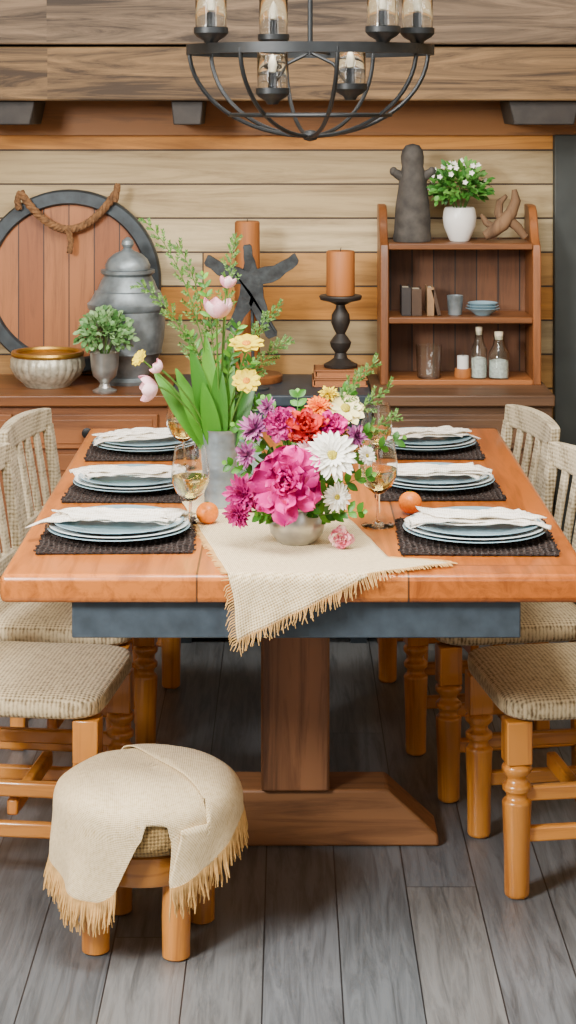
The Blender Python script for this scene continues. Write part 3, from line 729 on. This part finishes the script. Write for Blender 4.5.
# fluted bowl
b=thing('fluted_bowl','ribbed silver bowl with brass rim on the sideboard','bowl',(-.755,5.97,CZ))
MB().lathe([(0,0),(.07,0),(.075,.008),(.098,.03),(.114,.06),(.112,.085),(.105,.098),(.102,.096),(.108,.06),(.09,.03),(.06,.012),(0,.01)],seg=112,fr=lambda t,r,z:r*(1+.035*abs(sin(t*14))) if .012<z<.09 and r>.08 else r).obj('bowl_body',simple('antique_silver','#bdb7a2',.4,.4,var=.2,vscale=60),b)
MB().lathe([(.101,.095),(.112,.095),(.115,.102),(.112,.109),(.101,.109),(.098,.102),(.101,.095)],seg=64).obj('rim',M_gold,b)
def leafball(mb,c,r,n,L,W,flat=1.,m=0):
    c=Vector(c)
    for k in range(n):
        a=U(0,2*pi); z=U(-.55,1); q=sqrt(1-z*z); d=Vector((q*cos(a),q*sin(a),z)); rr=U(.45,1.12)
        p=c+Vector((d.x*r,d.y*r,d.z*r*flat))*rr*.85
        dd=(d+Vector((U(-.6,.6),U(-.6,.6),U(-.3,.6)))).normalized(); mb.leaf(p,dd,(U(-.5,.5),U(-1,0),U(.3,1)),L*U(.7,1.2),W*U(.8,1.2),.5,m,rows=3)
def stems(mb,b,c,r,n):
    for k in range(n):
        a=2*pi*k/n; mb.tube([b,(b[0]+cos(a)*r*.15,b[1]+sin(a)*r*.15,(b[2]+c[2])/2),(c[0]+cos(a)*r*.6,c[1]+sin(a)*r*.6,c[2]+r*.3)],.0018,5)
p=thing('potted_plant','bushy green plant in a silver goblet pot on the sideboard','plant',(-.563,5.835,CZ))
MB().lathe([(0,0),(.036,0),(.038,.006),(.02,.014),(.014,.026),(.02,.036),(.036,.05),(.042,.08),(.045,.118),(.048,.124),(.044,.122),(.038,.08),(.03,.055),(0,.05)],seg=40).obj('pot',M_silver,p)
M_pgreen=island('leaf_pale',['#3f6e34','#638f50','#8fb27a'])
mb=MB(); leafball(mb,(0,0,.18),.092,420,.022,.015,.85); mb.obj('foliage',M_pgreen,p,recalc=False,ang=180)
mb=MB(); stems(mb,(0,0,.06),(0,0,.18),.08,9); mb.obj('stem',M_stem,p)
# wood pillar + sculpture
MB().lathe([(0,0),(.085,0),(.088,.005),(.088,.02),(.083,.026),(0,.026)],seg=48).obj('wooden_disc',M_cabLt,None,(-.105,6.06,CZ),label='round dark wooden disc under a pillar candle',cat='tray')
q=thing('pillar_candle','tall amber-brown wooden pillar candle on a disc','candle',(-.130,6.06,CZ+.0265))
MB().lathe([(0,0),(.040,0),(.041,.004),(.040,.48),(.036,.485),(.0,.482)],seg=40).obj('candle_body',M_candle,q)
MB().tube([(0,0,.478),(0,0,.488),(.002,0,.494)],.0015,6).obj('wick',M_dkwood,q)
# starfish-like casting: five tapering, slightly curved flat arms from one outline
ox,oz=-.112,1.105
tips=[(.030,1.176,-.012),(-.128,1.215,.0),(-.256,1.172,.012),(-.184,.945,.010),(-.044,.925,-.010)]
def armpt(x,z,bend,t,w,s_):
    a=math.atan2(z-oz,x-ox); L=sqrt((x-ox)**2+(z-oz)**2); nx,nz=-sin(a),cos(a); o_=bend*4*t*(1-t)
    rough=1+.10*sin(t*17+x*40+s_)
    return (ox+cos(a)*L*t+nx*(o_+w*s_*rough),oz+sin(a)*L*t+nz*(o_+w*s_*rough))
poly=[]
ang=[math.atan2(z-oz,x-ox) for x,z,_ in tips]
for k,(x,z,bd) in enumerate(tips):
    w0=.026 if k!=1 else .020
    prof=[(.34,w0),(.5,w0*.85),(.66,w0*.72),(.82,w0*.66),(.93,w0*.70),(.985,w0*.5)]
    for t,w in prof: poly.append(armpt(x,z,bd,t,w,-1))
    for t,w in prof[::-1]: poly.append(armpt(x,z,bd,t,w,1))
    a2=ang[(k+1)%5]; a=ang[k]
    if a2<a: a2+=2*pi
    am=(a+a2)/2; poly.append((ox+cos(am)*.037,oz+sin(am)*.037))
sc=MB().prism(poly,'Y',-.014,.014)
sc.tube([(ox,0,1.085),(-.108,0,.78)],.0055,10); sc.lathe([(0,CZ),(.05,CZ),(.05,CZ+.006),(.01,CZ+.014),(0,CZ+.014)],c=(-.108,0,0),seg=32)
sc.obj('star_sculpture',simple('dark_patina','#303537',.65,.2,var=.35,vscale=40,bst=.6),None,(0,5.90,0),bevel=.006,bseg=3,label='dark flat star sculpture with tapering arms before a pillar',cat='sculpture')
for k in range(2):
    bk=thing('book','terracotta-covered book lying flat under a candle stand','book',(.163,6.0,CZ+.027*k),'stacked books under the candle stand')
    MB().box((0,0,.0025),(.172-.01*k,.13,.005)).box((0,0,.0235),(.172-.01*k,.13,.005)).box((-.084+.005*k,0,.013),(.005,.13,.026)).obj('cover',M_bookc,bk,bevel=.001)
    MB().box((.001,0,.013),(.158-.01*k,.122,.0155)).obj('pages',M_bookc,bk)
cs=MB().lathe([(0,0),(.052,0),(.054,.008),(.035,.018),(.022,.028),(.018,.045),(.03,.062),(.034,.078),(.024,.092),(.014,.105),(.022,.12),(.03,.14),(.028,.165),(.016,.185),(.014,.195),(.035,.205),(.064,.212),(.068,.222),(.066,.226),(0,.224)],seg=40)
cs.obj('candle_stand',M_dkwood,None,(.166,6.0,CZ+.055),label='dark turned baluster candle stand on stacked books',cat='candlestick')
cd=thing('pillar_candle','short amber pillar candle on a dark turned stand','candle',(.166,6.0,CZ+.2815))
MB().lathe([(0,0),(.044,0),(.045,.004),(.045,.135),(.042,.14),(.03,.136),(0,.134)],seg=40).obj('candle_body',M_candle,cd)
MB().tube([(0,0,.132),(0,0,.145),(.002,0,.15)],.0015,6).obj('wick',M_dkwood,cd)
# statue on hutch
mb=MB(); mb.lathe([(0,0),(.060,0),(.062,.01),(.058,.03),(.057,.07),(.052,.12),(.046,.165),(.043,.195),(.039,.22),(.034,.238),(.036,.25),(.037,.270),(.033,.290),(.022,.306),(0,.312)],seg=48,fr=lambda t,r,z:r*(1+.05*noise.noise(Vector((cos(t)*1.5,sin(t)*1.5,z*22)))+.02*sin(t*2+z*9)))
for q_ in(-1,1): mb.tube([(q_*.034,-.004,.205),(q_*.050,-.006,.215),(q_*.060,-.006,.222)],[.016,.015,.012],12); mb.ell((q_*.061,-.006,.223),(.013,.013,.015),12,8)
mb.obj('stone_figure',M_stone,None,(.398,6.07,TOPZ),label='dark tapered stone figure with side knobs on the hutch',cat='statue')
p=thing('potted_plant','leafy plant with tiny white blooms in a white vase','plant',(.549,6.08,TOPZ))
MB().lathe([(0,0),(.03,0),(.034,.006),(.05,.045),(.054,.075),(.05,.1),(.046,.108),(.043,.106),(.046,.07),(.03,.02),(0,.012)],seg=40).obj('pot',M_white,p)
mb=MB(); leafball(mb,(0,0,.17),.10,420,.028,.016,.8); mb.obj('foliage',M_dgreen,p,recalc=False,ang=180)
mb=MB()
for k in range(26):
    a=U(0,6.28); z=U(-.2,1); q_=sqrt(1-z*z); c=Vector((q_*cos(a)*.1,q_*sin(a)*.1,.175+z*.085))
    for i in range(5): t=2*pi*i/5; mb.leaf(c,(cos(t),-.4,sin(t)),(0,-1,0),.010,.008,.1,rows=2)
mb.obj('blossoms',P_wht,p,recalc=False)
mb=MB(); stems(mb,(0,0,.03),(0,0,.16),.09,9); mb.obj('stem',M_stem,p)
mb=MB()
mb.tube([(-.055,0,.016),(-.03,.0,.03),(0,-.01,.055),(.03,0,.09),(.045,0,.13),(.04,0,.165)],[.015,.02,.024,.02,.016,.008],12)
mb.tube([(.01,0,.055),(-.01,.01,.09),(-.005,.01,.125),(.015,0,.145)],[.018,.015,.012,.006],10)
mb.tube([(.02,0,.07),(.05,0,.045),(.075,0,.013)],[.018,.016,.012],10); mb.tube([(-.02,0,.04),(-.05,.01,.06),(-.065,.01,.085)],[.014,.011,.006],10)
mb.obj('driftwood',M_drift,None,(.683,6.07,TOPZ),label='gnarled brown driftwood piece on the hutch top',cat='driftwood')
def book(x,z,w,h,mat,rot=0,lab='upright dark-bound book on the hutch shelf'):
    o=thing('book',lab,'book',(x,6.07,z),'books on the hutch shelf')
    if rot: o.rotation_euler=(0,rot,0)
    MB().box((-w/2+.002,0,h/2),(.004,.1,h)).box((w/2-.002,0,h/2),(.004,.1,h)).box((0,-.05,h/2),(w,.004,h)).obj('cover',mat,o,bevel=.001)
    MB().box((0,.002,h/2),(w-.008,.09,h-.01)).obj('pages',M_paper,o)
Mb1=simple('dark_cover','#44301f',.6); Mb2=simple('tan_cover','#8a6a48',.6); Mb3=simple('black_cover','#2a2422',.6)
book(.375,MIDZ,.03,.09,Mb3); book(.408,MIDZ,.032,.085,Mb1); book(.452,MIDZ,.022,.09,Mb2); book(.480,MIDZ+.0015,.012,.085,Mb1,rot=-.25,lab='thin dark book leaning on the hutch shelf')
def cup(x,y,z,r,h_,mat,name,lab,cat): MB().lathe([(0,0),(r*.8,0),(r*.85,.003),(r,h_),(r*.93,h_),(r*.78,.006),(0,.006)],seg=32).obj(name,mat,None,(x,y,z),label=lab,cat=cat)
cup(.532,6.05,MIDZ,.026,.062,M_urn,'metal_cup','small grey metal cup on the hutch shelf','cup')
for k in range(3): MB().lathe([(0,0),(.025,0),(.028,.004),(.055-.003*k,.022),(.052-.003*k,.023),(.025,.008),(0,.007)],seg=40).obj('small_bowl',M_plate2,None,(.620,6.05,MIDZ+.0085*k),label='grey-blue ceramic bowl nested in a stack',cat='bowl',group='bowls on the hutch shelf')
M_tum=glassm('tumbler_glass',(.95,.98,.98,1),.04,1.45)
MB().lathe([(0,0),(.034,0),(.037,.004),(.042,.104),(.0405,.104),(.0355,.008),(0,.007)],seg=40).obj('glass_tumbler',M_tum,None,(.447,6.03,LOWZ),label='clear glass tumbler on the lower hutch shelf',cat='glass')
c2=thing('votive_candle','small cream candle in a dark holder on the lower shelf','candle',(.555,6.03,LOWZ))
MB().lathe([(0,0),(.026,0),(.028,.004),(.026,.03),(0,.03)],seg=28).obj('holder',M_candle,c2); MB().lathe([(0,.03),(.018,.03),(.018,.07),(0,.068)],seg=24).obj('candle_body',M_white,c2); MB().tube([(0,0,.068),(0,0,.08)],.0015,6).obj('wick',M_dkwood,c2)
M_bot=glassm('pale_green_glass',(.92,.98,.97,1),.04,1.45)
M_salt=simple('pale_grains','#dfe3da',.9,var=.12,vscale=120)
for x,hh,r_,lab in((.605,.15,.024,'slim clear glass bottle with pale contents on the shelf'),(.668,.135,.031,'wide clear glass bottle with pale contents on the shelf')):
    bt=thing('glass_bottle',lab,'bottle',(x,6.02,LOWZ),'glass bottles on the hutch')
    MB().lathe([(0,0),(r_,0),(r_+.002,.004),(r_+.002,hh*.6),(r_*.6,hh*.78),(r_*.5,hh*.95),(r_*.6,hh),(r_*.46,hh),(r_*.42,hh*.94),(r_*.52,hh*.78),(r_+.0005,hh*.59),(r_+.0005,.004),(0,.003)],seg=32).obj('bottle_body',M_bot,bt)
    MB().lathe([(0,.0035),(r_-.001,.0045),(r_-.001,hh*.42),(r_*.5,hh*.45),(0,hh*.46)],seg=28).obj('contents',M_salt,bt)
    MB().lathe([(0,hh-.012),(r_*.4,hh-.012),(r_*.45,hh+.012),(0,hh+.014)],seg=20).obj('stopper',M_paper,bt)
# ---------------------------------------------------------------- lights
def area(n,loc,tgt,size,power,col=(1,1,1),sy=None):
    l=bpy.data.lights.new(n,'AREA'); l.energy=power; l.color=col; l.shape='RECTANGLE'; l.size=size; l.size_y=sy or size
    o=bpy.data.objects.new(n,l); C.objects.link(o); o.location=loc; o.rotation_euler=(Vector(tgt)-Vector(loc)).to_track_quat('-Z','Y').to_euler(); return o
area('overhead_area_light',(0,3.5,2.55),(0,3.9,0),1.2,128,(1,.97,.92))  # added soft overhead area lamp, out of view; no fixture modelled
area('wall_fill_light',(0,4.6,2.5),(0,6.2,1.1),2.4,48,(1,.96,.9),.4)  # unseen helper lamp, added to brighten the back wall and counter
area('key_light',(-1.9,1.8,2.2),(.1,4.8,.6),.7,180,(1,.99,.97))  # added key lamp for daylight from the left; the wall has no window
area('fill_light',(1.5,.2,1.9),(0,5.5,.8),1.6,16,(1,.97,.94))
w=bpy.data.worlds.new('world'); S.world=w; w.use_nodes=True; bg=w.node_tree.nodes['Background']; bg.inputs[0].default_value=(1,.99,.97,1); bg.inputs[1].default_value=.45
# ---------------------------------------------------------------- camera
cam=bpy.data.cameras.new('camera'); co=bpy.data.objects.new('camera',cam); C.objects.link(co)
co.location=(0,0,1.65); co.rotation_euler=(pi/2,0,0); cam.sensor_width=36; cam.lens=66.8; cam.shift_y=-.3984; cam.clip_end=50
S.camera=co
